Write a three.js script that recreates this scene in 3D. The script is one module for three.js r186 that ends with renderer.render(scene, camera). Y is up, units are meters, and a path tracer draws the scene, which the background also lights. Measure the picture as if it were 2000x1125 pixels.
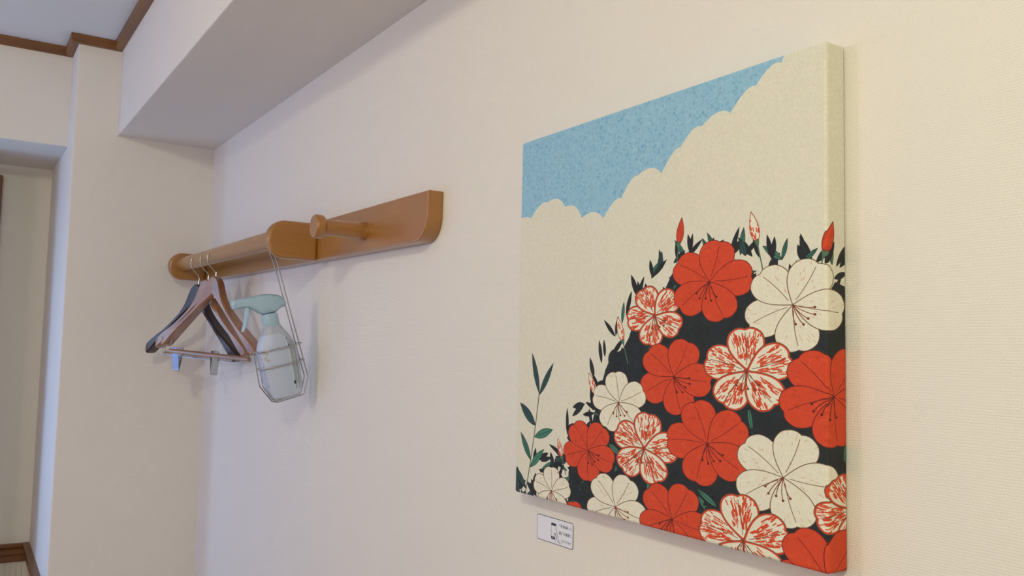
import * as THREE from 'three';
import { RoundedBoxGeometry } from 'three/addons/geometries/RoundedBoxGeometry.js';
import { mergeGeometries, toCreasedNormals } from 'three/addons/utils/BufferGeometryUtils.js';
import { RectAreaLightUniformsLib } from 'three/addons/lights/RectAreaLightUniformsLib.js';

// ------------------------------------------------------------------ camera, sky, lights, exposure
const H = 1.41;                                        // height of the lens above the floor
const CEIL = H + 0.988;
const V = (x, y, z) => new THREE.Vector3(x, y, z);
const scene = new THREE.Scene();
const camera = new THREE.PerspectiveCamera(THREE.MathUtils.radToDeg(2 * Math.atan(562.5 / 1688.28)), 2000 / 1125, 0.05, 60);
{
  const right = V(0.54787, 0.02217, -0.83627), up = V(0.04977, 0.99701, 0.05904), back = V(0.83508, -0.07397, 0.54513);
  camera.position.set(0, H, 0.746);
  camera.quaternion.setFromRotationMatrix(new THREE.Matrix4().makeBasis(right, up, back));
  camera.updateMatrixWorld(true);
}
scene.add(camera);
scene.background = new THREE.Color().setRGB(0.35, 0.48, 0.75);
const renderer = new THREE.WebGLRenderer({ antialias: true });
renderer.toneMapping = THREE.LinearToneMapping;
renderer.toneMappingExposure = 1.0;
renderer.shadowMap.enabled = true;
RectAreaLightUniformsLib.init();

const WIN = { x0: -3.15, x1: -2.25, y0: 0.25, y1: 1.85, z: 2.3 };  // opening out of view, sends blue daylight towards the pillar and back wall
const DAY = new THREE.Color().setRGB(0.12, 0.3, 1.0), DAY_POWER = 1.6;
const daylight = new THREE.RectAreaLight(DAY, DAY_POWER, WIN.x1 - WIN.x0 - 0.1, WIN.y1 - WIN.y0 - 0.1);
daylight.position.set((WIN.x0 + WIN.x1) / 2, (WIN.y0 + WIN.y1) / 2, WIN.z - 0.03);
daylight.lookAt((WIN.x0 + WIN.x1) / 2, (WIN.y0 + WIN.y1) / 2, 0);
scene.add(daylight);
const SIDE = { x0: -3.47, x1: -3.25, y0: 0.45, y1: 1.8, z: 1.25 };     // unseen frosted pane left of view, placed to light the alcove reveal blue
const SIDE_COLOR = new THREE.Color().setRGB(0.33, 0.59, 1.0), SIDE_POWER = 4.2;
const sidelight = new THREE.RectAreaLight(SIDE_COLOR, SIDE_POWER, SIDE.x1 - SIDE.x0, SIDE.y1 - SIDE.y0);
sidelight.position.set((SIDE.x0 + SIDE.x1) / 2, (SIDE.y0 + SIDE.y1) / 2, SIDE.z - 0.012);
sidelight.lookAt((SIDE.x0 + SIDE.x1) / 2, (SIDE.y0 + SIDE.y1) / 2, 0);
scene.add(sidelight);
const WARM = new THREE.Color().setRGB(0.99, 1.0, 0.757), SOFT = new THREE.Color().setRGB(1.0, 0.88, 0.95);
const UNSEEN_CEILING_LAMP = V(0.35, CEIL - 0.075, 1.45), CEILING_POWER = 4.25;  // out of view, placed to warm the right wall and shadow the canvas
const UNSEEN_WALL_LAMP = V(-1.6, H + 0.32, 2.193), WALL_POWER = 1.25;  // out of view, placed low in front so the bottle shadows the wall

// ------------------------------------------------------------------ helpers
let seed = 7;
const rnd = () => { seed = (seed * 1664525 + 1013904223) >>> 0; return seed / 4294967296; };
const names = {};
function numbered(n) { const k = names[n] = (names[n] ?? -1) + 1; return k ? `${n}_${String(k).padStart(3, '0')}` : n; }
function shade(o) { o.traverse((c) => { if (c.isMesh) { c.castShadow = true; c.receiveShadow = true; } }); return o; }
function thing(name, label, category, group) {
  const o = new THREE.Group(); o.name = numbered(name); o.userData = { label, category };
  if (group) o.userData.group = group;
  scene.add(o); return o;
}
function part(name, geo, mat, parent, label) {
  const m = new THREE.Mesh(geo, mat); m.name = name; m.castShadow = m.receiveShadow = true;
  if (label) m.userData.label = label;
  parent.add(m); return m;
}
function struct(name, geos, mat, parent = scene) {
  const g = Array.isArray(geos) ? (geos.length > 1 ? mergeGeometries(geos) : geos[0]) : geos;
  const m = part(name, g, mat, parent);
  if (parent === scene) m.userData.kind = 'structure';
  return m;
}
// uv in metres on the face's own plane
function metreUV(geo) {
  const g = geo.index ? geo.toNonIndexed() : geo, p = g.attributes.position, n = g.attributes.normal, uv = [];
  for (let i = 0; i < p.count; i++) {
    const ax = Math.abs(n.getX(i)), ay = Math.abs(n.getY(i)), az = Math.abs(n.getZ(i));
    if (az >= ax && az >= ay) uv.push(p.getX(i), p.getY(i)); else if (ax >= ay) uv.push(p.getZ(i), p.getY(i)); else uv.push(p.getX(i), p.getZ(i));
  }
  g.setAttribute('uv', new THREE.Float32BufferAttribute(uv, 2));
  return g;
}
function bx(x0, x1, y0, y1, z0, z1) {
  const g = new THREE.BoxGeometry(x1 - x0, y1 - y0, z1 - z0); g.translate((x0 + x1) / 2, (y0 + y1) / 2, (z0 + z1) / 2);
  return metreUV(g);
}
// box with small rounded edges (plaster corners)
function rbx(x0, x1, y0, y1, z0, z1, r = 0.004) {
  const g = new RoundedBoxGeometry(x1 - x0, y1 - y0, z1 - z0, 2, r); g.translate((x0 + x1) / 2, (y0 + y1) / 2, (z0 + z1) / 2);
  return metreUV(g);
}
// uv with u along one axis (wood grain direction)
function grainUV(geo, axis) {
  const p = geo.attributes.position, uv = [], o = ['x', 'y', 'z'].filter((a) => a !== axis), off = rnd();
  const get = (a, i) => (a === 'x' ? p.getX(i) : a === 'y' ? p.getY(i) : p.getZ(i));
  for (let i = 0; i < p.count; i++) uv.push(get(axis, i) + off, get(o[0], i) + 0.8 * get(o[1], i) + off);
  geo.setAttribute('uv', new THREE.Float32BufferAttribute(uv, 2));
  return geo;
}
// closed rings of equal length -> skin with both ends capped
function loft(rings, crease = 0.7, cap = true) {
  const n = rings[0].length, pos = [], idx = [];
  for (const r of rings) for (const v of r) pos.push(v.x, v.y, v.z);
  for (let i = 0; i + 1 < rings.length; i++) for (let j = 0; j < n; j++) {
    const a = i * n + j, b = i * n + (j + 1) % n, c = a + n, d = b + n; idx.push(a, b, d, a, d, c);
  }
  if (cap) for (const [i, flip] of [[0, true], [rings.length - 1, false]]) {
    const c = V(0, 0, 0); for (const v of rings[i]) c.add(v); c.divideScalar(n);
    const k = pos.length / 3; pos.push(c.x, c.y, c.z);
    for (let j = 0; j < n; j++) { const a = i * n + j, b = i * n + (j + 1) % n; flip ? idx.push(k, b, a) : idx.push(k, a, b); }
  }
  const g = new THREE.BufferGeometry();
  g.setAttribute('position', new THREE.Float32BufferAttribute(pos, 3)); g.setIndex(idx);
  const q = toCreasedNormals(g, crease);
  q.setAttribute('uv', new THREE.Float32BufferAttribute(new Float32Array(q.attributes.position.count * 2), 2));
  return q;
}
function flipWinding(g) {
  for (const k of ['position', 'normal', 'uv']) {
    const a = g.attributes[k]; if (!a) continue; const s = a.itemSize, d = a.array;
    for (let t = 0; t < a.count; t += 3) for (let c = 0; c < s; c++) { const i = (t + 1) * s + c, j = (t + 2) * s + c, w = d[i]; d[i] = d[j]; d[j] = w; }
  }
  const n = g.attributes.normal.array; for (let i = 0; i < n.length; i++) n[i] *= -1;
  return g;
}
const sup = (c, e) => Math.sign(c) * Math.abs(c) ** (2 / e);      // superellipse
function wirePath(pts, rad = 0.006) {
  const path = new THREE.CurvePath(); let from = pts[0].clone();
  for (let i = 1; i < pts.length - 1; i++) {
    const a = pts[i - 1], b = pts[i], c = pts[i + 1];
    const r = Math.min(rad, a.distanceTo(b) * 0.45, b.distanceTo(c) * 0.45);
    const p = b.clone().add(a.clone().sub(b).setLength(r)), q = b.clone().add(c.clone().sub(b).setLength(r));
    path.add(new THREE.LineCurve3(from, p)); path.add(new THREE.QuadraticBezierCurve3(p, b.clone(), q)); from = q;
  }
  path.add(new THREE.LineCurve3(from, pts[pts.length - 1].clone()));
  return path;
}
function wire(pts, r, rad = 0.006, segs = 60) { return new THREE.TubeGeometry(wirePath(pts, rad), segs, r, 10); }
function smoothWire(pts, r, segs = 60) {
  const c = new THREE.CatmullRomCurve3(pts, false, 'centripetal');
  const e = [pts[0], pts[pts.length - 1]].map((p) => { const s = new THREE.SphereGeometry(r, 10, 8); s.translate(p.x, p.y, p.z); return s; });
  return mergeGeometries([new THREE.TubeGeometry(c, segs, r, 10), ...e]);
}

// ------------------------------------------------------------------ textures
function noise2(period, sd, py = period) {                          // value noise that repeats after period by py cells
  const t = []; let s = sd; for (let i = 0; i < period * py; i++) { s = (s * 1103515245 + 12345) >>> 0; t.push(((s >>> 8) & 65535) / 65535); }
  const f = (x) => x * x * (3 - 2 * x);
  return (u, v) => {
    u = ((u % period) + period) % period; v = ((v % py) + py) % py;
    const i = Math.floor(u), j = Math.floor(v), a = f(u - i), b = f(v - j), i1 = (i + 1) % period, j1 = (j + 1) % py;
    return (t[j * period + i] * (1 - a) + t[j * period + i1] * a) * (1 - b) + (t[j1 * period + i] * (1 - a) + t[j1 * period + i1] * a) * b;
  };
}
function dataTex(w, h, fn, srgb) {
  const d = new Uint8Array(w * h * 4);
  for (let j = 0; j < h; j++) for (let i = 0; i < w; i++) {
    const c = fn(i / w, j / h), k = (j * w + i) * 4;
    for (let n = 0; n < 3; n++) d[k + n] = Math.max(0, Math.min(255, Math.round(255 * (Array.isArray(c) ? c[n] : c))));
    d[k + 3] = 255;
  }
  const t = new THREE.DataTexture(d, w, h); t.wrapS = t.wrapT = THREE.RepeatWrapping; t.magFilter = THREE.LinearFilter;
  t.minFilter = THREE.LinearMipmapLinearFilter; t.generateMipmaps = true;
  if (srgb) t.colorSpace = THREE.SRGBColorSpace;
  t.needsUpdate = true; return t;
}
// woven wallpaper: a tile of 0.256 m with 80 weft ribs, each rib a row of uneven beads
const weave = (() => {
  const R = 80, nA = noise2(40, 11, 20), nB = noise2(80, 5, 80), nC = noise2(320, 77), len = [], off = [];
  for (let r = 0; r < R; r++) { len.push(58 + Math.floor(rnd() * 12)); off.push((r % 2) * Math.PI + (rnd() - 0.5) * 2.4); }
  return dataTex(1280, 1280, (u, v) => {
    const y = v * R + (nA(u * 40, v * 20) - 0.5) * 0.28, r = ((Math.floor(y) % R) + R) % R, fy = y - Math.floor(y);
    const rib = Math.sin(Math.PI * fy) ** 0.55;
    const bead = 0.5 + 0.5 * Math.sin(u * 6.28318 * len[r] + off[r] + 2.2 * nB(u * 80, r + 0.5));
    return 0.08 + rib * (0.28 + 0.5 * bead) + 0.10 * (nC(u * 320, v * 320) - 0.5);
  });
})();
const TILE = 0.208;
weave.repeat.set(1 / TILE, 1 / TILE);
const grainNoise = [noise2(4, 3, 32), noise2(8, 9, 128), noise2(2, 21, 6), noise2(4, 25, 8)];
function woodTex(dark, light, streak) {                             // grain runs along u; tile 0.5 m
  const t = dataTex(1024, 1024, (u, v) => {
    const a = grainNoise[0](u * 4 + 1.5 * grainNoise[3](u * 4, v * 8), v * 32), b = grainNoise[1](u * 8, v * 128), c = grainNoise[2](u * 2, v * 6);
    const k = Math.max(0, Math.min(1, 0.5 + streak * (0.5 * (a - 0.5) + 0.35 * (b - 0.5)) + 0.5 * (c - 0.5)));
    return [0, 1, 2].map((n) => dark[n] + (light[n] - dark[n]) * k);
  }, true);
  t.repeat.set(2, 2); return t;
}

// ------------------------------------------------------------------ materials
const std = (o) => new THREE.MeshStandardMaterial(o), phys = (o) => new THREE.MeshPhysicalMaterial(o);
const rgb = (r, g, b) => new THREE.Color(`rgb(${r},${g},${b})`);
const M = {
  paper: std({ color: rgb(233, 226, 218), roughness: 0.82, bumpMap: weave, bumpScale: 0.00038 }),
  ceiling: std({ color: rgb(226, 226, 224), roughness: 0.9 }),
  floor: std({ color: rgb(162, 150, 134), roughness: 0.6 }),
  trim: phys({ map: woodTex([0.40, 0.235, 0.075], [0.55, 0.345, 0.14], 0.9), roughness: 0.45, clearcoat: 0.2, clearcoatRoughness: 0.3 }),
  oak: phys({ map: woodTex([0.58, 0.365, 0.075], [0.66, 0.435, 0.125], 0.8), roughness: 0.4, ior: 1.6, clearcoat: 0.9, clearcoatRoughness: 0.3 }),
  walnut: phys({ map: woodTex([0.49, 0.305, 0.165], [0.67, 0.45, 0.275], 1.3), roughness: 0.38, ior: 1.9, clearcoat: 1.0, clearcoatRoughness: 0.3 }),
  ebony: phys({ map: woodTex([0.13, 0.075, 0.07], [0.21, 0.125, 0.115], 1.2), roughness: 0.42, ior: 1.5, clearcoat: 0.5, clearcoatRoughness: 0.28 }),
  chrome: std({ color: rgb(186, 184, 182), metalness: 1, roughness: 0.22 }),
  steel: std({ color: rgb(190, 194, 198), metalness: 1, roughness: 0.32 }),
  board: std({ color: rgb(214, 204, 192), roughness: 0.7 }),
};

// ------------------------------------------------------------------ the room
const XF = -3.058, XW = -3.222, XA = -3.705, ZP = 0.44, SOFFIT = H + 0.655, ZB = 0.3115, BEAM = H + 0.679;
const ALC = 1.25, XR = 1.85, ZF = 2.3;
struct('floor', bx(-3.9, XR + 0.15, -0.12, 0, -0.15, ZF + 0.15), M.floor);
struct('ceiling', bx(-3.9, XR + 0.15, CEIL, CEIL + 0.12, -0.15, ZF + 0.15), M.ceiling);
struct('wall_back', bx(-3.9, XR + 0.15, 0, CEIL, -0.15, 0), M.paper);
struct('ceiling_beam', rbx(XF - 0.05, XR + 0.05, BEAM, CEIL + 0.05, -0.05, ZB, 0.003), M.paper);
struct('pillar', rbx(-3.9, XF, -0.05, CEIL + 0.05, -0.05, ZP, 0.005), M.paper);
struct('wall_left', [rbx(-3.86, XW, SOFFIT, CEIL + 0.05, ZP - 0.05, ALC + 0.05, 0.004), bx(-3.86, XW, 0, CEIL, ALC, ZF)], M.paper);
struct('wall_alcove', bx(-3.9, XA, 0, SOFFIT + 0.02, ZP - 0.02, ALC), M.paper);
struct('wall_right', bx(XR, XR + 0.15, 0, CEIL, 0, ZF), M.paper);
struct('wall_front', [bx(-3.9, WIN.x0, 0, CEIL, ZF, ZF + 0.15), bx(WIN.x1, XR + 0.15, 0, CEIL, ZF, ZF + 0.15),
  bx(WIN.x0, WIN.x1, 0, WIN.y0, ZF, ZF + 0.15), bx(WIN.x0, WIN.x1, WIN.y1, CEIL, ZF, ZF + 0.15)], M.paper);
{ // unseen window, placed to bring blue daylight to the left side
  const w = new THREE.Group(); w.name = 'unseen_window_1'; w.userData.kind = 'structure'; scene.add(w);
  const { x0, x1, y0, y1 } = WIN, z0 = ZF + 0.05, z1 = ZF + 0.1, f = 0.05, xm = (x0 + x1) / 2;
  part('unseen_window_frame', mergeGeometries([bx(x0, x1, y0, y0 + f, z0, z1), bx(x0, x1, y1 - f, y1, z0, z1), bx(x0, x0 + f, y0 + f, y1 - f, z0, z1), bx(x1 - f, x1, y0 + f, y1 - f, z0, z1), bx(xm - f / 2, xm + f / 2, y0 + f, y1 - f, z0, z1)]), M.steel, w);
  const glass = phys({ color: 0xffffff, roughness: 0.02, transmission: 1, thickness: 0, ior: 1.45 });
  for (const [a, b] of [[x0 + f, xm - f / 2], [xm + f / 2, x1 - f]]) { const g = new THREE.PlaneGeometry(b - a, y1 - y0 - 2 * f); g.translate((a + b) / 2, (y0 + y1) / 2, (z0 + z1) / 2); part('pane', g, glass, w); }
}
// mouldings: a profile (out from the wall, down) swept between two mitred ends along the wall
function moulding(name, a, b, out, profile, m0, m1, mat = M.trim) {
  // a, b: points where the moulding's top meets the wall; out: unit vector into the room; m0, m1: shift of the end per unit of "out"
  const dir = b.clone().sub(a).normalize();
  const ring = (p, m) => profile.map(([o, y]) => p.clone().addScaledVector(out, o).addScaledVector(dir, m * o).add(V(0, y, 0)));
  let g = loft([ring(a, m0), ring(b, m1)], 0.5);
  const c = V(0, 0, 0), p = g.attributes.position; // make the skin face outwards
  for (let i = 0; i < p.count; i++) c.add(V(p.getX(i), p.getY(i), p.getZ(i))); c.divideScalar(p.count);
  let s = 0; for (let i = 0; i < p.count; i++) s += V(p.getX(i), p.getY(i), p.getZ(i)).sub(c).dot(V(g.attributes.normal.getX(i), g.attributes.normal.getY(i), g.attributes.normal.getZ(i)));
  if (s < 0) g = flipWinding(g);
  grainUV(g, Math.abs(dir.x) > 0.5 ? 'x' : 'z');
  return struct(name, g, mat);
}
const CROWN = [[0, 0], [0, -0.0265], [0.017, -0.0265], [0.0195, -0.024], [0.025, -0.021], [0.025, 0]];
moulding('trim_1', V(XR, CEIL, ZB), V(XF, CEIL, ZB), V(0, 0, 1), CROWN, 0, -1);
moulding('trim_2', V(XF, CEIL, ZB), V(XF, CEIL, ZP), V(1, 0, 0), CROWN, 1, 1);
moulding('trim_3', V(XF, CEIL, ZP), V(XW, CEIL, ZP), V(0, 0, 1), CROWN, -1, -1);
moulding('trim_4', V(XW, CEIL, ZP), V(XW, CEIL, ZF), V(1, 0, 0), CROWN, 1, 0);
// dado rail and boarded panel in the alcove
const DADO = [[0, 0], [0, -0.066], [0.010, -0.066], [0.012, -0.060], [0.012, -0.046], [0.009, -0.043], [0.012, -0.039], [0.013, -0.022], [0.010, -0.019], [0.016, -0.014], [0.022, -0.010], [0.022, -0.002], [0.020, 0]];
const YD = H - 0.741;
moulding('trim_5', V(XA, YD, ZP), V(XA, YD, ALC), V(1, 0, 0), DADO, 1, 0);
moulding('trim_6', V(XA, YD, ZP), V(XW + 0.01, YD - 0.02, ZP), V(0, 0, 1), DADO, 1, 0);
{
  const w = new THREE.Group(); w.name = 'wainscot'; w.userData.kind = 'structure'; scene.add(w);
  const bw = 0.018;
  for (let k = 0; k < 16; k++) part('panel', bx(XA, XA + 0.003, 0.02, YD - 0.066, ZP + 0.002 + k * bw, ZP + 0.002 + (k + 1) * bw - 0.0008), M.board, w);
}
// door casing in the alcove, and an unseen block shading the deep reveal
{
  const d = new THREE.Group(); d.name = 'casing_and_blocker_1'; d.userData.kind = 'structure'; scene.add(d);
  const post = metreUV(new RoundedBoxGeometry(0.03, 2.02, 0.06, 2, 0.004)); post.translate(XA + 0.016, 1.01, 0.632); grainUV(post, 'y');
  part('door_frame', post, M.trim, d);
  const leaf = metreUV(new RoundedBoxGeometry(0.305, 2.0, 0.48, 2, 0.003)); leaf.translate(XA + 0.1545, 1.0, 0.975); grainUV(leaf, 'y');
  part('unseen_blocker', leaf, M.board, d);  // unseen block, keeps the side light off the deep reveal
}
{ // frosted side pane, out of view, glowing to light the reveal and soffit
  const w = new THREE.Group(); w.name = 'unseen_glowing_pane_2'; w.userData.kind = 'structure'; scene.add(w);
  const { x0, x1, y0, y1, z } = SIDE, f = 0.025;
  part('unseen_window_frame', mergeGeometries([bx(x0 - f, x1 + f, y0 - f, y0, z - 0.02, z), bx(x0 - f, x1 + f, y1, y1 + f, z - 0.02, z), bx(x0 - f, x0, y0, y1, z - 0.02, z), bx(x1, x1 + f, y0, y1, z - 0.02, z)]), M.trim, w);
  part('pane', bx(x0, x1, y0, y1, z - 0.008, z - 0.002), std({ color: rgb(220, 228, 238), emissive: SIDE_COLOR, emissiveIntensity: 1.0, roughness: 0.5 }), w);
}

// ------------------------------------------------------------------ lamps (out of the picture)
{
  const t = thing('unseen_ceiling_lamp', 'unseen round warm white ceiling lamp with a frosted dome shade, lighting the right of the wall', 'lamp');
  t.position.set(UNSEEN_CEILING_LAMP.x, CEIL, UNSEEN_CEILING_LAMP.z);
  const base = new THREE.CylinderGeometry(0.19, 0.2, 0.03, 48); base.translate(0, -0.016, 0);
  part('lamp_base', base, M.ceiling, t);
  const dome = new THREE.LatheGeometry([[0.001, -0.12], [0.08, -0.117], [0.14, -0.105], [0.185, -0.08], [0.205, -0.05], [0.208, -0.03]].map((p) => new THREE.Vector2(...p)), 48);
  part('lamp_shade', dome, std({ color: 0xfff4e2, emissive: WARM, emissiveIntensity: 1.6, roughness: 0.5, side: THREE.DoubleSide }), t);
  const l = new THREE.PointLight(WARM, CEILING_POWER, 0, 2); l.position.copy(UNSEEN_CEILING_LAMP); l.castShadow = true; l.shadow.radius = 3.5; scene.add(l);
}
{
  const t = thing('unseen_wall_lamp', 'unseen small white paper wall lamp across the room, lighting the rail from the front', 'lamp');
  t.position.set(UNSEEN_WALL_LAMP.x, UNSEEN_WALL_LAMP.y, ZF);
  const base = new RoundedBoxGeometry(0.1, 0.2, 0.02, 2, 0.004); base.translate(0, 0, -0.011); part('lamp_base', base, M.trim, t);
  const sh = new RoundedBoxGeometry(0.2, 0.26, 0.17, 4, 0.02); sh.translate(0, 0, -0.107);
  part('lamp_shade', sh, std({ color: 0xfff0da, emissive: SOFT, emissiveIntensity: 0.9, roughness: 0.6 }), t);
  const l = new THREE.PointLight(SOFT, WALL_POWER, 0, 2); l.position.copy(UNSEEN_WALL_LAMP); l.castShadow = true; l.shadow.radius = 4; scene.add(l);
}

// ------------------------------------------------------------------ coat rail
const TILT = 0.0105, RAIL_X = -1.378, rodY = (x) => H + 0.2475 + TILT * (-1.96 - x);
{
  const t = thing('coat_rail', 'long honey brown wooden wall rail with a rod between two rounded brackets and one peg', 'coat rail');
  t.position.set(RAIL_X, H + 0.2435, 0); t.rotation.z = -TILT;                 // x runs to the left from its right end
  const L = 1.607, hh = 0.0455, R = 0.046, T = 0.0325, bev = 0.003;
  const s = new THREE.Shape();
  s.moveTo(-L, hh); s.lineTo(-L, -hh); s.lineTo(-R, -hh); s.absarc(-R, -hh + R, R, -Math.PI / 2, 0, false); s.lineTo(0, hh); s.lineTo(-L, hh);
  const shrink = (shape, depth, b) => { const g = new THREE.ExtrudeGeometry(shape, { depth: depth - 2 * b, bevelEnabled: true, bevelThickness: b, bevelSize: b, bevelOffset: -b, bevelSegments: 3, curveSegments: 28 }); g.translate(0, 0, b); return g; };
  part('backboard', grainUV(shrink(s, T, bev), 'x'), M.oak, t);
  // bracket: a tongue with a round nose, standing out from the board
  const nose = 0.1515 - T, r = 0.044, b = new THREE.Shape();
  b.moveTo(0, -r); b.lineTo(nose - r, -r); b.absarc(nose - r, 0, r, -Math.PI / 2, Math.PI / 2, false); b.lineTo(0, r); b.lineTo(0, -r);
  const bracket = shrink(b, 0.027, 0.007); bracket.rotateY(-Math.PI / 2); grainUV(bracket, 'z');   // nose along +z, thickness towards -x
  for (const x of [-0.549, -1.58]) { const m = part('bracket', bracket, M.oak, t); m.position.set(x, -0.0035, T - 0.001); }
  const rod = new THREE.CylinderGeometry(0.022, 0.022, 1.012, 40); rod.rotateZ(Math.PI / 2); rod.translate(-1.077, 0.004, 0.1045); grainUV(rod, 'x');
  part('rod', rod, M.oak, t);
  // peg with a turned head
  const peg = new THREE.LatheGeometry([[0.0195, 0], [0.0192, 0.004], [0.0175, 0.008], [0.0172, 0.05], [0.0168, 0.088], [0.0168, 0.093]].map((p) => new THREE.Vector2(...p)), 40);
  peg.rotateX(Math.PI / 2); const pm = part('peg', grainUV(peg, 'z'), M.oak, t); pm.position.set(-0.279, -0.0035, T - 0.001);
  const head = new THREE.LatheGeometry([[0.0001, 0.090], [0.0168, 0.090], [0.0215, 0.091], [0.0238, 0.0935], [0.0242, 0.097], [0.0242, 0.105], [0.0236, 0.1085], [0.022, 0.1105], [0.0205, 0.1112], [0.0001, 0.1112]].map((p) => new THREE.Vector2(...p)), 40);
  head.rotateX(Math.PI / 2); part('peg_head', grainUV(head, 'z'), M.oak, pm);
  shade(t);
}

// ------------------------------------------------------------------ coat hangers
const lerpAt = (tab, x) => { for (let i = 0; i + 1 < tab.length; i++) if (x <= tab[i + 1][0]) { const [a, p] = tab[i], [b, q] = tab[i + 1]; return p + (q - p) * (x - a) / (b - a); } return tab[tab.length - 1][1]; };
const smoothAt = (tab, x) => {   // monotone-ish Catmull-Rom through a table
  let i = 0; while (i < tab.length - 2 && x > tab[i + 1][0]) i++;
  const p = (k) => tab[Math.max(0, Math.min(tab.length - 1, k))], [x0, y0] = p(i), [x1, y1] = p(i + 1), h = x1 - x0, t = Math.min(1, (x - x0) / h);
  const m = (k) => { const a = p(k - 1), b = p(k + 1); return (b[1] - a[1]) / Math.max(1e-6, b[0] - a[0]); };
  const t2 = t * t, t3 = t2 * t;
  return (2 * t3 - 3 * t2 + 1) * y0 + (t3 - 2 * t2 + t) * h * m(i) + (-2 * t3 + 3 * t2) * y1 + (t3 - t2) * h * m(i + 1);
};
const TOP = [[0, 0], [0.012, -0.003], [0.021, -0.012], [0.029, -0.029], [0.039, -0.052], [0.056, -0.077], [0.085, -0.105], [0.125, -0.135], [0.165, -0.160], [0.192, -0.178], [0.203, -0.190], [0.208, -0.202]];
const BOT = [[0, -0.054], [0.05, -0.0925], [0.10, -0.1325], [0.15, -0.175], [0.185, -0.2065], [0.198, -0.2145], [0.205, -0.2115], [0.208, -0.206]];
const THICK = [[0, 0.0105], [0.02, 0.0115], [0.05, 0.014], [0.10, 0.0165], [0.16, 0.0185], [0.195, 0.0175], [0.205, 0.013], [0.208, 0.006]];
const BEND = (u) => 0.15 * u * u;
function armGeo(side, axis = 'x') {
  const us = [0, 0.006, 0.012, 0.017, 0.022, 0.028, 0.034, 0.042, 0.05, 0.06, 0.072, 0.086, 0.1, 0.116, 0.132, 0.148, 0.162, 0.175, 0.185, 0.193, 0.199, 0.203, 0.206, 0.208];
  const rings = us.map((u) => {
    const a = smoothAt(TOP, u), b = smoothAt(BOT, u), w = lerpAt(THICK, u), c = (a + b) / 2, h = (a - b) / 2, ring = [];
    const r = Math.min(0.0045, 0.45 * h, 0.45 * w);                  // chamfered section: front, top, back and underside stay distinct planes
    for (const [sz, sy, first] of [[1, 1, 0], [-1, 1, 1], [-1, -1, 0], [1, -1, 1]]) {
      const a1 = V(side * u, c + sy * (h - r), BEND(u) + sz * w), b1 = V(side * u, c + sy * h, BEND(u) + sz * (w - r));
      first ? ring.push(b1, a1) : ring.push(a1, b1);
    }
    return ring;
  });
  let g = loft(rings, 0.5); if (side > 0) g = flipWinding(g);
  return grainUV(g, axis);
}
const armL = armGeo(-1), armR = armGeo(1);
function hookGeo(swivel, drop) {        // stem from the neck, S-bend to the room side, round the rod
  const rc = 0.0512 + drop, r = 0.0262, pts = [];
  const add = (h, y) => pts.push(V(h * Math.sin(swivel), y, h * Math.cos(swivel)));
  add(0, -0.004); add(0, 0.006 + drop); add(0.005, 0.0135 + drop); add(0.0150, 0.0235 + drop); add(0.0232, 0.036 + drop);
  for (let a = -15; a <= 190; a += 15) { const k = a * Math.PI / 180; add(r * Math.cos(k), rc + r * Math.sin(k)); }
  return smoothWire(pts, 0.0017, 110);
}
function makeHanger(label, wood, x, turn, lean, drop, size, extra) {
  const t = thing('coat_hanger', label, 'hanger', 'coat hangers on the rail');
  t.position.set(x, rodY(x) - 0.0535 - drop, 0.1045); t.rotation.set(0, turn, 0);
  const tilt = new THREE.Matrix4().makeRotationZ(lean).scale(V(size, size, size));
  const put = (n, g, m, p = t, l) => { const q = g.clone(); q.applyMatrix4(tilt); return part(n, q, m, p, l); };
  put('arm', armL, wood); put('arm', armR, wood);
  part('hook', hookGeo(-turn, drop), M.chrome, t);
  const fer = new THREE.CylinderGeometry(0.003, 0.0034, 0.012, 16); fer.translate(0, 0.005, 0); part('ferrule', fer, M.chrome, t);
  const pin = new THREE.CylinderGeometry(0.0018, 0.0018, 0.014, 10); pin.translate(0, -0.057, 0); put('bolt', pin, M.steel);
  extra(put, t);
  return t;
}
const dowelGeo = (half, y, z, off) => { const g = new THREE.CylinderGeometry(0.0068, 0.0068, half * 2, 24); g.rotateZ(Math.PI / 2); g.translate(off, y, z); return grainUV(g, 'x'); };
function withBar(wood, y, half, off = 0) {
  return (put) => {
    const z = BEND(0.18);
    put('trouser_bar', dowelGeo(half, y, z, off), wood);
    for (const s of [-1, 1]) {
      const e = off + s * (half + 0.003);
      put('bar_support', wire([V(s * 0.17, -0.185, z + 0.004), V(s * 0.17, y + 0.02, z + 0.004), V(e, y + 0.018, z), V(e, y - 0.001, z), V(off + s * (half - 0.012), y, z)], 0.0012, 0.004, 40), M.chrome);
    }
  };
}
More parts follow.
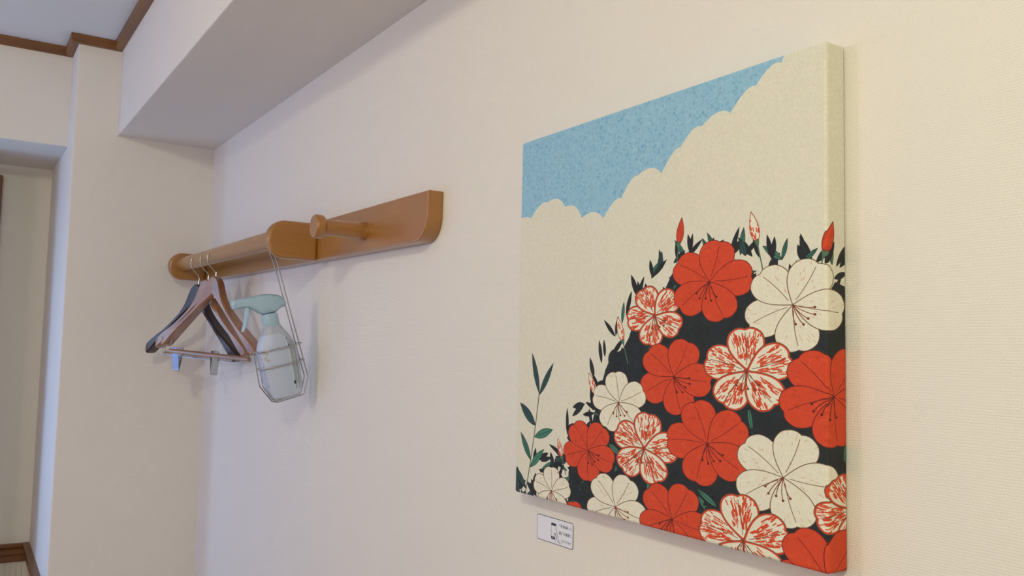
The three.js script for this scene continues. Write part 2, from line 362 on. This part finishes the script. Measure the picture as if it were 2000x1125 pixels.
// a skirt clip: two tapered metal plates closing at the bottom, a spring and two finger tabs on top
function clipInto(put, t, x, y, z, turn) {
  const plate = (s) => {
    const g = new THREE.BufferGeometry(), q = [];
    const sh = new THREE.Shape(); sh.moveTo(-0.0075, 0.022); sh.lineTo(0.0075, 0.022); sh.lineTo(0.0098, 0.0); sh.lineTo(0.0098, -0.048); sh.lineTo(-0.0098, -0.048); sh.lineTo(-0.0098, 0.0); sh.closePath();
    const e = new THREE.ExtrudeGeometry(sh, { depth: 0.0012, bevelEnabled: true, bevelThickness: 0.0003, bevelSize: 0.0003, bevelSegments: 1 });
    e.translate(0, 0.048, -0.0006); e.rotateX(s * 0.24); e.translate(0, -0.048, s * 0.001); return e;
  };
  const place = new THREE.Matrix4().makeRotationY(turn).setPosition(x, y, z);
  const go = (g) => { g.applyMatrix4(place); return g; };
  const c = put('clip', go(mergeGeometries([plate(1), plate(-1)].map((g) => g.toNonIndexed ? (g.index ? g.toNonIndexed() : g) : g))), M.steel);
  const spring = new THREE.TorusGeometry(0.0042, 0.0011, 8, 20); spring.rotateY(Math.PI / 2); spring.translate(0, -0.006, 0);
  put('spring', go(spring), M.chrome, c);
  const tip = new RoundedBoxGeometry(0.0196, 0.006, 0.006, 2, 0.0015); tip.translate(0, -0.0455, 0);
  put('pad', go(tip), M.chrome, c);
}
function withClips(put, t) {
  const y = -0.234, z = BEND(0.18);
  put('clip_rail', wire([V(-0.187, -0.195, z), V(-0.19, y + 0.002, z), V(-0.176, y, z), V(0.176, y, z), V(0.19, y + 0.002, z), V(0.187, -0.195, z)], 0.0014, 0.004, 90), M.chrome);
  clipInto(put, t, -0.112, y + 0.006, z, 0.35);
  clipInto(put, t, 0.062, y + 0.006, z, 1.15);
}
makeHanger('dark brown wooden coat hanger, farthest of the three and next to the left bracket', M.ebony, -2.74, 0.42, -0.04, 0.016, 1.04, withBar(M.walnut, -0.212, 0.155, 0.028));
makeHanger('middle brown wooden coat hanger of the three, with two metal clips below it', M.walnut, -2.625, 0.41, -0.045, 0.007, 1, withClips);
makeHanger('brown wooden coat hanger with a wooden trouser bar, nearest of the three hangers', M.walnut, -2.54, 0.41, -0.05, 0.001, 1, withBar(M.walnut, -0.2265, 0.176));

// ------------------------------------------------------------------ wire bottle holder and spray bottle
const XB = -1.9925, LEAN = 0.24, YB = H - 0.116, ZBOT = 0.0697, FIT = 0.983;
function leaning(o) { o.position.set(XB, YB, ZBOT); o.rotation.x = LEAN; o.scale.setScalar(FIT); return o; }
{
  const t = leaning(thing('bottle_holder', 'thin chrome wire basket hooked over the wooden rod, holding the spray bottle', 'wire holder'));
  // the rod's centre in this frame, for the hook that goes over it
  const dy = (rodY(XB) - YB) / FIT, dz = (0.1045 - ZBOT) / FIT, rq = dy * Math.cos(LEAN) + dz * Math.sin(LEAN), rp = dz * Math.cos(LEAN) - dy * Math.sin(LEAN), rr = 0.0240;
  for (const s of [-1, 1]) {
    const x = s * 0.0125, pts = [];
    for (let a = 200; a >= 0; a -= 20) { const k = a * Math.PI / 180; pts.push(V(x, rq + rr * Math.sin(k), rp + rr * Math.cos(k))); }
    pts.push(V(x, rq - 0.014, rp + rr - 0.001), V(x, 0.322, -0.037), V(x, 0.037, -0.0575), V(x, -0.0028, -0.040), V(x, -0.0062, 0.0305), V(x, 0.038, 0.0535), V(x, 0.119, 0.0525));
    part('wire_loop', wire(pts, 0.0015, 0.004, 160), M.chrome, t);
  }
  for (const q of [0.119, 0.0786]) {
    const c = new THREE.CatmullRomCurve3(Array.from({ length: 40 }, (_, k) => { const f = k / 40 * Math.PI * 2; return V(0.0355 * sup(Math.sin(f), 2.6), q, -0.0025 + 0.056 * sup(Math.cos(f), 2.6)); }), true);
    part('wire_ring', new THREE.TubeGeometry(c, 120, 0.0015, 10, true), M.chrome, t);
  }
}
const BODY = [[0, 0.0325, -0.033, 0.020], [0.0015, 0.035, -0.0355, 0.0225], [0.005, 0.0375, -0.0375, 0.0245], [0.02, 0.0418, -0.041, 0.0268], [0.035, 0.0447, -0.0428, 0.0282], [0.05, 0.0464, -0.0437, 0.0292], [0.065, 0.048, -0.0447, 0.0298], [0.08, 0.049, -0.0458, 0.03], [0.095, 0.0492, -0.0462, 0.03], [0.112, 0.0482, -0.0452, 0.0297], [0.125, 0.046, -0.0428, 0.0289], [0.137, 0.0418, -0.0388, 0.0272], [0.148, 0.0358, -0.0328, 0.0249], [0.157, 0.0302, -0.0272, 0.0225], [0.164, 0.026, -0.023, 0.0205], [0.169, 0.0234, -0.0204, 0.0194], [0.173, 0.0214, -0.0186, 0.0188], [0.176, 0.0185, -0.0155, 0.0165]];
const bodyRow = (q) => [1, 2, 3].map((c) => smoothAt(BODY.map((r) => [r[0], r[c]]), q));
function bodyPoint(q, f, grow = 0) {
  const [a, b, w] = bodyRow(q), e = 2.5;
  return V((w + grow) * sup(Math.sin(f), e), q, (a + b) / 2 + ((a - b) / 2 + grow) * sup(Math.cos(f), e));
}
{
  const t = leaning(thing('spray_bottle', 'pale blue translucent trigger spray bottle standing in the wire basket', 'bottle'));
  const qs = []; for (let k = 0; k <= 44; k++) qs.push(0.176 * k / 44); qs.splice(1, 0, 0.0015);
  const body = loft(qs.map((q) => Array.from({ length: 56 }, (_, k) => bodyPoint(q, k / 56 * Math.PI * 2))), 0.9);
  part('bottle_body', flipWinding(body), phys({ color: rgb(208, 216, 230), roughness: 0.28, transmission: 0.35, thickness: 0, clearcoat: 0.2 }), t);
  // printed film on the front; its upper right corner is cut away
  const cv = document.createElement('canvas'); cv.width = 512; cv.height = 768; const c = cv.getContext('2d');
  c.fillStyle = '#bcc6e0'; c.fillRect(0, 0, 512, 768);
  c.fillStyle = '#b8c2e0'; c.fillRect(0, 0, 60, 768);
  c.fillStyle = '#c6d0de'; c.fillRect(312, 60, 110, 708);
  c.fillStyle = '#2b3138';
  for (let y = 196; y < 700; y += 7) for (let k = 0; k < 2; k++) { let x = 332 + k * 42; const e = x + 34 - (y > 640 ? 16 : 0); while (x < e) { const w = 2 + rnd() * 6; c.fillRect(x, y, Math.min(w, e - x), 3.4); x += w + 2; } }
  for (let y = 66; y < 190; y += 8) { let x = 332; while (x < 404) { const w = 2 + rnd() * 6; c.fillRect(x, y, w, 3.6); x += w + 2.5; } }
  c.fillRect(318, 600, 20, 42); c.fillRect(332, 72, 12, 12); c.fillRect(332, 150, 12, 22);
  c.fillStyle = '#a58f6a'; for (const [x, y, r] of [[118, 205, 15], [150, 222, 13], [126, 268, 18], [152, 298, 12]]) { c.beginPath(); c.arc(x, y, r, 0, 7); c.lineWidth = 5; c.strokeStyle = '#a58f6a'; c.stroke(); c.fillRect(x - 2, y - r, 5, r * 2); }
  c.fillStyle = '#4c586a'; for (let y = 180; y < 620; y += 13) if (rnd() > 0.35) c.fillRect(70 + rnd() * 8, y, 8 + rnd() * 10, 6);
  const tex = new THREE.CanvasTexture(cv); tex.colorSpace = THREE.SRGBColorSpace; tex.anisotropy = 8;
  const pos = [], uv = [], idx = [], nu = 40, nv = 40;
  for (let j = 0; j <= nv; j++) for (let i = 0; i <= nu; i++) {
    const v = j / nv, q = 0.004 + 0.150 * v, lim = v > 0.66 ? 1 - 0.42 * (v - 0.66) / 0.34 : 1, u = i / nu * lim, f = (0.02 + 0.94 * u) * Math.PI, p = bodyPoint(q, f, 0.0005);
    pos.push(p.x, p.y, p.z); uv.push(u, v);
  }
  for (let j = 0; j < nv; j++) for (let i = 0; i < nu; i++) { const a = j * (nu + 1) + i, b = a + 1, d = a + nu + 1, e = d + 1; idx.push(a, b, e, a, e, d); }
  const lg = new THREE.BufferGeometry(); lg.setAttribute('position', new THREE.Float32BufferAttribute(pos, 3)); lg.setAttribute('uv', new THREE.Float32BufferAttribute(uv, 2)); lg.setIndex(idx); lg.computeVertexNormals();
  part('label', lg, phys({ map: tex, roughness: 0.4, side: THREE.DoubleSide }), t, 'pale printed film with a column of small dark text');
  const teal = phys({ color: rgb(166, 196, 218), roughness: 0.33, clearcoat: 0.25, clearcoatRoughness: 0.3 });
  // screw collar with fine ribs
  const col = []; for (const [q, r] of [[0.1725, 0.0165], [0.1725, 0.0192], [0.1745, 0.0198], [0.196, 0.0196], [0.2005, 0.0188], [0.2025, 0.0165]])
    col.push(Array.from({ length: 96 }, (_, k) => { const f = k / 96 * Math.PI * 2, rr = r; return V(rr * Math.sin(f), q, 0.002 + rr * Math.cos(f)); }));
  part('screw_collar', flipWinding(loft(col, 0.5)), teal, t);
  // trigger head: a loft from the nozzle (room side) to the rounded back
  const HT = [[-0.0418, 0.2215], [-0.0405, 0.228], [-0.0364, 0.2345], [-0.0241, 0.243], [-0.0004, 0.2497], [0.0244, 0.2502], [0.055, 0.2493], [0.077, 0.2492], [0.0825, 0.2475], [0.085, 0.244]];
  const HB = [[-0.0418, 0.2185], [-0.0405, 0.2142], [-0.0364, 0.2122], [-0.0252, 0.2098], [-0.0165, 0.2040], [0.0, 0.2015], [0.0175, 0.2025], [0.03, 0.2105], [0.0423, 0.2215], [0.0596, 0.2255], [0.077, 0.2262], [0.0825, 0.2275], [0.085, 0.231]];
  const HW = [[-0.0418, 0.003], [-0.0405, 0.0075], [-0.0364, 0.0105], [-0.02, 0.0138], [0.0, 0.0145], [0.03, 0.0125], [0.055, 0.0108], [0.077, 0.0098], [0.0825, 0.0085], [0.085, 0.0065]];
  const ps = []; for (let k = 0; k <= 50; k++) ps.push(-0.0418 + 0.1268 * (0.5 - 0.5 * Math.cos(Math.PI * k / 50)));
  const head = loft(ps.map((p) => { const a = smoothAt(HT, p), b = smoothAt(HB, p), w = smoothAt(HW, p); return Array.from({ length: 32 }, (_, k) => { const f = k / 32 * Math.PI * 2; return V(w * sup(Math.cos(f), 2.8), (a + b) / 2 + (a - b) / 2 * sup(Math.sin(f), 2.8), p); }); }), 0.9);
  const hm = part('spray_head', head, teal, t);
  const noz = new THREE.LatheGeometry([[0.0001, 0], [0.0042, 0], [0.0042, 0.0085], [0.0036, 0.0092], [0.0018, 0.0092], [0.0014, 0.007], [0.0001, 0.007]].map((p) => new THREE.Vector2(...p)), 24); noz.rotateX(Math.PI / 2); noz.translate(0, 0.2376, 0.077);
  part('nozzle', noz, teal, hm);
  for (const p of [0.078, 0.066]) { const d = new THREE.SphereGeometry(0.0022, 16, 10); d.scale(0.6, 1, 1); d.translate(0.0099, 0.2395, p); part('stud', d, teal, hm); }
  // trigger: curved lever
  const C = [[0.2275, 0.0505, 0.0065], [0.2165, 0.0515, 0.0066], [0.2045, 0.0550, 0.0058], [0.192, 0.0605, 0.0047], [0.180, 0.0668, 0.0036], [0.174, 0.0702, 0.0026], [0.1725, 0.0710, 0.0012]];
  part('trigger', flipWinding(loft(C.map(([q, p, r]) => Array.from({ length: 20 }, (_, k) => { const f = k / 20 * Math.PI * 2; return V(0.0078 * sup(Math.sin(f), 3), q, p + r * sup(Math.cos(f), 3)); })), 0.8)), teal, t);
}

// ------------------------------------------------------------------ canvas print
{
  const t = thing('canvas_picture', 'square stretched canvas print of red and white flowers under a blue and cream sky', 'picture');
  const x0 = -1.075, x1 = -0.534, y0 = H - 0.2044, y1 = H + 0.316, W = x1 - x0, Hh = y1 - y0, D = 0.030;
  t.position.set((x0 + x1) / 2, (y0 + y1) / 2, 0.0015);
  const S = 3300, cw = Math.round((W + 2 * D) * S), ch = Math.round((Hh + 2 * D) * S), cv = document.createElement('canvas'); cv.width = cw; cv.height = ch;
  const c = cv.getContext('2d'); c.scale(S / 1000, S / 1000); c.translate(D * 1000, D * 1000);       // millimetres on the front, y down
  const w = W * 1000, h = Hh * 1000, d = D * 1000;
  let s2 = 99; const r2 = () => { s2 = (s2 * 1664525 + 1013904223) >>> 0; return s2 / 4294967296; };
  c.fillStyle = '#e1dccb'; c.fillRect(-d, -d, w + 2 * d, h + 2 * d);
  // pale blue upper field with a plain scalloped lower edge
  const scallop = [[-30, 128], [28, 118], [70, 100], [112, 112], [150, 132], [196, 138], [232, 116], [262, 92], [306, 96], [338, 70], [372, 52], [416, 46], [452, 24], [486, 8], [510, -30]];
  c.fillStyle = '#92bfda'; c.beginPath(); c.moveTo(-d, -d); c.lineTo(scallop[0][0], scallop[0][1]);
  for (let i = 1; i < scallop.length; i++) { const [ax, ay] = scallop[i - 1], [bx2, by2] = scallop[i]; c.quadraticCurveTo((ax + bx2) / 2 + 6, (ay + by2) / 2 - 16, bx2, by2); }
  c.closePath(); c.fill(); c.save(); c.clip();
  for (let k = 0; k < 5200; k++) { const x = r2() * 560 - 30, y = r2() * 180 - 30; c.fillStyle = r2() > 0.5 ? 'rgba(176,208,222,0.34)' : 'rgba(72,142,190,0.24)'; c.beginPath(); c.ellipse(x, y, 0.6 + r2() * 2.4, 0.5 + r2() * 1.6, r2() * 3, 0, 7); c.fill(); }
  c.restore();
  const INK = '#2a1a14', DARK = ['#1b2226', '#20292c', '#171d22'], GREEN = ['#3f7d68', '#356c5e', '#2a4a4a'];
  const leaf = (x, y, a, l, wd, col) => { c.save(); c.translate(x, y); c.rotate(a); c.fillStyle = col; c.beginPath(); c.moveTo(0, 0); c.quadraticCurveTo(l * 0.45, -wd, l, 0); c.quadraticCurveTo(l * 0.45, wd, 0, 0); c.fill(); c.strokeStyle = 'rgba(20,20,18,0.8)'; c.lineWidth = 0.7; c.stroke(); c.beginPath(); c.moveTo(l * 0.05, 0); c.lineTo(l * 0.9, 0); c.stroke(); c.restore(); };
  // where the flower bed begins, from left to right
  const edge = (x) => lerpAt([[-30, 470], [40, 455], [90, 425], [150, 375], [200, 310], [250, 245], [300, 200], [360, 185], [420, 190], [480, 200], [580, 215]], x);
  c.fillStyle = DARK[0]; c.beginPath(); c.moveTo(130, 600); for (let x = 130; x <= 580; x += 15) c.lineTo(x, edge(x) + 40 + 14 * Math.sin(x * 0.11) + (x < 180 ? 30 : 0)); c.lineTo(580, 600); c.fill();
  for (let k = 0; k < 900; k++) { const x = r2() * 600 - 30, e = edge(x), y = e + 22 + r2() * (590 - e); if (x < 130 && r2() > 0.45) continue; leaf(x, y, r2() * 6.28, 20 + r2() * 16, 5 + r2() * 4, r2() > 0.13 ? DARK[k % 3] : GREEN[k % 3]); }
  for (let k = 0; k < 46; k++) { const x = 120 + r2() * 440, e = edge(x); leaf(x, e + 14, -1.57 + (r2() - 0.5) * 2.0, 18 + r2() * 14, 5 + r2() * 3, r2() > 0.25 ? DARK[k % 3] : GREEN[k % 3]); }
  const RED = '#d4431c', RED2 = '#bc3614', WHITE = '#e8e2cf';
  function petal(a, r, kind) {
    c.save(); c.rotate(a);
    const path = () => { c.beginPath(); c.moveTo(0, 0); c.bezierCurveTo(r * 0.25, -r * 0.28, r * 0.55, -r * 0.56, r * 0.88, -r * 0.36); c.quadraticCurveTo(r * 1.06, -r * 0.18, r * 0.97, 0); c.quadraticCurveTo(r * 1.06, r * 0.18, r * 0.88, r * 0.36); c.bezierCurveTo(r * 0.55, r * 0.56, r * 0.25, r * 0.28, 0, 0); };
    path(); c.fillStyle = kind === 'red' ? RED : WHITE; c.fill();
    c.save(); path(); c.clip();
    if (kind === 'red') for (let k = 0; k < 36; k++) { c.fillStyle = r2() > 0.5 ? 'rgba(226,92,48,0.25)' : 'rgba(168,36,14,0.2)'; c.beginPath(); c.ellipse(r2() * r, (r2() - 0.5) * r, 1 + r2() * 4, 1 + r2() * 2, r2() * 3, 0, 7); c.fill(); }
    else { const n = kind === 'fleck' ? 90 : 9; for (let k = 0; k < n; k++) { const q = 0.35 + 0.65 * r2(); c.strokeStyle = kind === 'fleck' ? RED : 'rgba(196,120,70,0.6)'; c.lineWidth = kind === 'fleck' ? 0.7 + r2() * 1.3 : 0.7; const y = (r2() - 0.5) * r * 0.9 * q; c.beginPath(); c.moveTo(r * q, y); c.lineTo(r * (q - 0.07 - 0.1 * r2() * (kind === 'fleck')), y * 0.86); c.stroke(); } if (kind === 'fleck') { c.strokeStyle = RED; c.lineWidth = 5; path(); c.stroke(); } }
    c.restore(); path(); c.strokeStyle = kind === 'red' ? '#6d1408' : '#6a4a34'; c.lineWidth = 1.0; c.stroke();
    c.lineWidth = 0.8; c.beginPath(); c.moveTo(r * 0.12, 0); c.quadraticCurveTo(r * 0.5, r * 0.05, r * 0.88, 0); c.stroke();
    c.restore();
  }
  function flower(x, y, r, kind, turn, squash = 0.74) {
    c.save(); c.translate(x, y); c.scale(1, squash);
    for (const k of [2, 3, 1, 4, 0]) petal(turn + k * Math.PI * 0.4, r, kind);
    c.strokeStyle = kind === 'red' ? '#5a0f06' : '#7a3420'; c.fillStyle = c.strokeStyle; c.lineWidth = 1;
    for (let k = -2; k <= 2; k++) { const a = turn + 0.6 + k * 0.32, q = r * (0.42 + 0.05 * (k & 1)); c.beginPath(); c.moveTo(0, 0); c.quadraticCurveTo(Math.cos(a + 0.2) * q * 0.6, Math.sin(a + 0.2) * q * 0.6, Math.cos(a) * q, Math.sin(a) * q); c.stroke(); c.beginPath(); c.arc(Math.cos(a) * q, Math.sin(a) * q, 1.7, 0, 7); c.fill(); }
    c.restore();
  }
  function bud(x, y, l, a, kind) {
    c.save(); c.translate(x, y); c.rotate(a);
    c.fillStyle = '#4f7058'; c.beginPath(); c.moveTo(-3.4, 2); c.quadraticCurveTo(-3.6, l * 0.2, -0.8, l * 0.3); c.lineTo(-0.8, l * 0.9); c.lineTo(0.8, l * 0.9); c.lineTo(0.8, l * 0.3); c.quadraticCurveTo(3.6, l * 0.2, 3.4, 2); c.fill();
    const path = () => { c.beginPath(); c.moveTo(0, -l * 0.6); c.quadraticCurveTo(l * 0.24, -l * 0.15, 3, l * 0.12); c.lineTo(-3, l * 0.12); c.quadraticCurveTo(-l * 0.24, -l * 0.15, 0, -l * 0.6); };
    path(); c.fillStyle = kind === 'red' ? RED : WHITE; c.fill(); c.strokeStyle = kind === 'red' ? '#6d1408' : '#a04528'; c.lineWidth = 0.9; c.stroke();
    c.save(); path(); c.clip(); c.strokeStyle = kind === 'red' ? RED2 : RED; for (let k = 0; k < 16; k++) { const q = (r2() - 0.5) * l * 0.3, yy = -l * 0.5 + r2() * l * 0.6; c.lineWidth = 1.2; c.beginPath(); c.moveTo(q, yy); c.lineTo(q * 0.8, yy + 5); c.stroke(); } c.restore();
    c.restore();
  }
  for (const [x, y, l, a, k] of [[338, 178, 40, 0.15, 'red'], [452, 186, 44, -0.25, 'fleck'], [236, 292, 42, -0.35, 'fleck'], [182, 362, 40, -0.5, 'fleck'], [540, 205, 42, 0.3, 'red'], [112, 452, 34, -0.4, 'fleck']]) bud(x, y, l, a, k);
  for (const [x, y, r, k, a] of [[296, 268, 50, 'fleck', 0.5], [386, 232, 62, 'red', 1.2], [500, 262, 64, 'white', 0.2], [330, 340, 60, 'red', 0.1], [440, 330, 62, 'fleck', 0.9], [548, 352, 66, 'red', 1.5], [232, 376, 52, 'white', 0.8], [172, 442, 54, 'red', 0.3], [280, 428, 58, 'fleck', 1.1], [384, 412, 64, 'red', 0.6], [488, 436, 66, 'white', 1.3], [575, 462, 50, 'fleck', 0.4],
    [92, 506, 44, 'white', 0.9], [228, 506, 58, 'white', 0.2], [330, 504, 58, 'red', 1.4], [436, 508, 64, 'fleck', 0.8], [540, 526, 66, 'red', 0.3], [150, 545, 44, 'red', 0.7], [285, 570, 48, 'red', 0.2]]) flower(x, y, r, k, a);
  // a loose sprig of leaves in the lower left corner
  c.strokeStyle = '#5d6a44'; c.lineWidth = 2; c.beginPath(); c.moveTo(26, 525); c.quadraticCurveTo(46, 450, 58, 372); c.stroke();
  for (const [x, y, a, l, wd, q] of [[58, 374, -1.9, 60, 11, 2], [58, 376, -0.95, 56, 10, 2], [50, 420, -2.5, 50, 14, 2], [48, 436, -0.3, 46, 12, 0], [40, 470, -2.2, 46, 11, 1], [38, 480, -0.7, 44, 11, 0], [30, 512, -2.4, 44, 10, 2], [16, 540, -1.9, 70, 9, 2]]) leaf(x, y, a, l, wd, GREEN[q]);
  const img = c.getImageData(0, 0, cw, ch), px = img.data, nz = noise2(128, 31);                      // canvas grain and uneven ink
  for (let j = 0; j < ch; j++) for (let i = 0; i < cw; i++) { const k = (j * cw + i) * 4, m = 1 + 0.04 * (nz(i / 7, j / 7) - 0.5) + 0.05 * (r2() - 0.5); px[k] *= m; px[k + 1] *= m; px[k + 2] *= m; }
  c.putImageData(img, 0, 0);
  const tex = new THREE.CanvasTexture(cv); tex.colorSpace = THREE.SRGBColorSpace; tex.anisotropy = 16;
  const cloth = dataTex(256, 256, (u, v) => 0.5 + 0.25 * Math.sin(u * 6.2832 * 32) * Math.sign(Math.sin(v * 6.2832 * 32 + 0.01)) + 0.25 * Math.sin(v * 6.2832 * 32)); cloth.repeat.set(24, 24);
  const g = new RoundedBoxGeometry(W, Hh, D, 4, 0.0035), p = g.attributes.position, n = g.attributes.normal, uv = [];
  for (let i = 0; i < p.count; i++) {                                 // the print runs on round the edges of the stretcher
    let x = p.getX(i), y = p.getY(i); const fold = D / 2 - p.getZ(i);
    if (Math.abs(n.getX(i)) > 0.6) x = Math.sign(x) * (W / 2 - 0.003) + Math.sign(x) * Math.max(0, fold);
    if (Math.abs(n.getY(i)) > 0.6) y = Math.sign(y) * (Hh / 2 - 0.003) + Math.sign(y) * Math.max(0, fold);
    uv.push((x + W / 2 + D) / (W + 2 * D), (y + Hh / 2 + D) / (Hh + 2 * D));
  }
  g.setAttribute('uv', new THREE.Float32BufferAttribute(uv, 2)); g.translate(0, 0, D / 2);
  part('printed_canvas', g, std({ map: tex, roughness: 0.72, bumpMap: cloth, bumpScale: 0.0001 }), t);
  const bars = mergeGeometries([[-W / 2 + 0.03, 0, 0.03, Hh - 0.02], [W / 2 - 0.03, 0, 0.03, Hh - 0.02], [0, Hh / 2 - 0.03, W - 0.08, 0.03], [0, -Hh / 2 + 0.03, W - 0.08, 0.03]].map(([x, y, a, b]) => { const q = new THREE.BoxGeometry(a, b, 0.0012); q.translate(x, y, -0.0005); return q; }));
  part('stretcher_frame', bars, M.board, t);
}

// ------------------------------------------------------------------ information sticker under the picture
{
  const x0 = -1.0595, x1 = -0.9725, y0 = H - 0.2718, y1 = H - 0.2358, W = x1 - x0, Hh = y1 - y0, r = 0.003;
  const t = thing('information_label', 'small white rounded information sticker on the wall below the flower picture', 'label');
  t.position.set((x0 + x1) / 2, (y0 + y1) / 2, 0.0004);
  const cv = document.createElement('canvas'); cv.width = 1218; cv.height = 504; const c = cv.getContext('2d'); c.scale(14, 14);   // millimetres
  const w = W * 1000, h = Hh * 1000;
  c.fillStyle = '#e8e6ee'; c.fillRect(0, 0, w, h);
  c.strokeStyle = '#3b3640'; c.lineWidth = 0.75; c.beginPath(); c.roundRect(0.4, 0.4, w - 0.8, h - 0.8, 2.8); c.stroke();
  c.lineCap = 'round'; c.lineJoin = 'round';
  // telephone held by a hand
  c.fillStyle = '#26242e'; c.strokeStyle = '#26242e'; c.lineWidth = 0.7;
  c.beginPath(); c.roundRect(35.5, 7.5, 11.5, 22, 1.4); c.stroke(); c.fillRect(35.5, 7.5, 11.5, 3.2); c.beginPath(); c.moveTo(35.5, 26); c.lineTo(44, 26); c.lineTo(45, 29.3); c.lineTo(35.5, 29.3); c.fill();
  c.fillStyle = '#e8e6ee'; c.fillRect(37.5, 27.2, 3, 0.9);
  const line = (pts) => { c.beginPath(); pts.forEach(([x, y], i) => (i ? c.lineTo(x, y) : c.moveTo(x, y))); c.stroke(); };
  c.fillStyle = '#e8e6ee'; c.beginPath(); c.moveTo(46, 33); c.lineTo(42.5, 22); c.quadraticCurveTo(43, 20, 44.6, 21.2); c.lineTo(46.6, 25.5); c.lineTo(46.6, 16); c.lineTo(50.6, 22); c.lineTo(53, 34); c.closePath(); c.fill();
  c.lineWidth = 0.8; line([[45.8, 32], [42.6, 22.4], [43.2, 20.8], [44.6, 21.2], [48.4, 28.5]]); line([[46.8, 14.5], [50.6, 21.4], [52.6, 33]]); line([[44.8, 21.4], [46.6, 21.2], [49, 27.6]]);
  line([[53.4, 29.4], [54.4, 30.2]]); line([[54, 31], [56.2, 33.2], [57.8, 33]]);
  // Japanese text, drawn stroke by stroke in a 10 by 10 box
  const G = {
    '「': '46 40 80', '」': '69 66 26', '客': '50 51|12 13|11 91 92|42 15|33 73 26|34 66 97|36 76 79 39 36', '室': '50 51|12 11 91 92|23 83|43 25 75|63 86|27 77|56 59|19 99',
    '絵': '20 12 32 14|33 15 45|25 29|16 08|37 48|70 43|70 93|54 84|46 96|66 49 89|77 99', '画': '10 90|50 57|23 73 77 27 23|25 75|13 19 99 93', 'に': '11 08 19|42 82|46 38 59 99',
    '関': '10 19|10 40 43 13|60 90 99 89|60 63 93|35 75|25 27|36 76|55 56 28|56 88', 'す': '03 93|50 56 45 36 56 57 29', 'る': '20 80 25 45 75 88 59 37 67', '情': '20 29|13 04|32 43|42 92|43 83|45 95|66 60|56 86 89 79|56 59|57 87',
    '報': '20 27|02 42|05 45|07 47|27 29|50 59|50 90 93 73|54 94 59|64 99', 'は': '10 08 29|42 92|70 78 48 47 89', 'コ': '12 82 88|18 88', 'チ': '81 22|04 94|52 57 29', 'ラ': '21 81|13 83 86 49', 'で': '12 82 44 57 89|75 86|94 95',
  };
  c.strokeStyle = '#2c2a36';
  function text(str, x, y, size) { c.lineWidth = size * 0.105; for (const ch of str) { c.save(); c.translate(x, y); c.scale(size / 10.6, size / 10.6); c.lineWidth = 1.05; for (const st of G[ch].split('|')) line(st.split(' ').map((p) => [+p[0], +p[1]])); c.restore(); x += size; } }
  text('「客室絵画」に', 53.2, 6.5, 4.45); text('関する情報は', 54.2, 16.2, 4.9); text('コチラです', 58.8, 26.8, 4.9);
  const tex = new THREE.CanvasTexture(cv); tex.colorSpace = THREE.SRGBColorSpace; tex.anisotropy = 16;
  const s = new THREE.Shape(), a = W / 2, b = Hh / 2;
  s.moveTo(-a + r, -b); s.lineTo(a - r, -b); s.absarc(a - r, -b + r, r, -Math.PI / 2, 0, false); s.lineTo(a, b - r); s.absarc(a - r, b - r, r, 0, Math.PI / 2, false); s.lineTo(-a + r, b); s.absarc(-a + r, b - r, r, Math.PI / 2, Math.PI, false); s.lineTo(-a, -b + r); s.absarc(-a + r, -b + r, r, Math.PI, Math.PI * 1.5, false);
  const g = new THREE.ExtrudeGeometry(s, { depth: 0.0005, bevelEnabled: false, curveSegments: 8 }), p = g.attributes.position, uv = [];
  for (let i = 0; i < p.count; i++) uv.push((p.getX(i) + a) / W, (p.getY(i) + b) / Hh);
  g.setAttribute('uv', new THREE.Float32BufferAttribute(uv, 2));
  part('sticker', g, std({ map: tex, roughness: 0.45 }), t);
}
renderer.render(scene, camera);
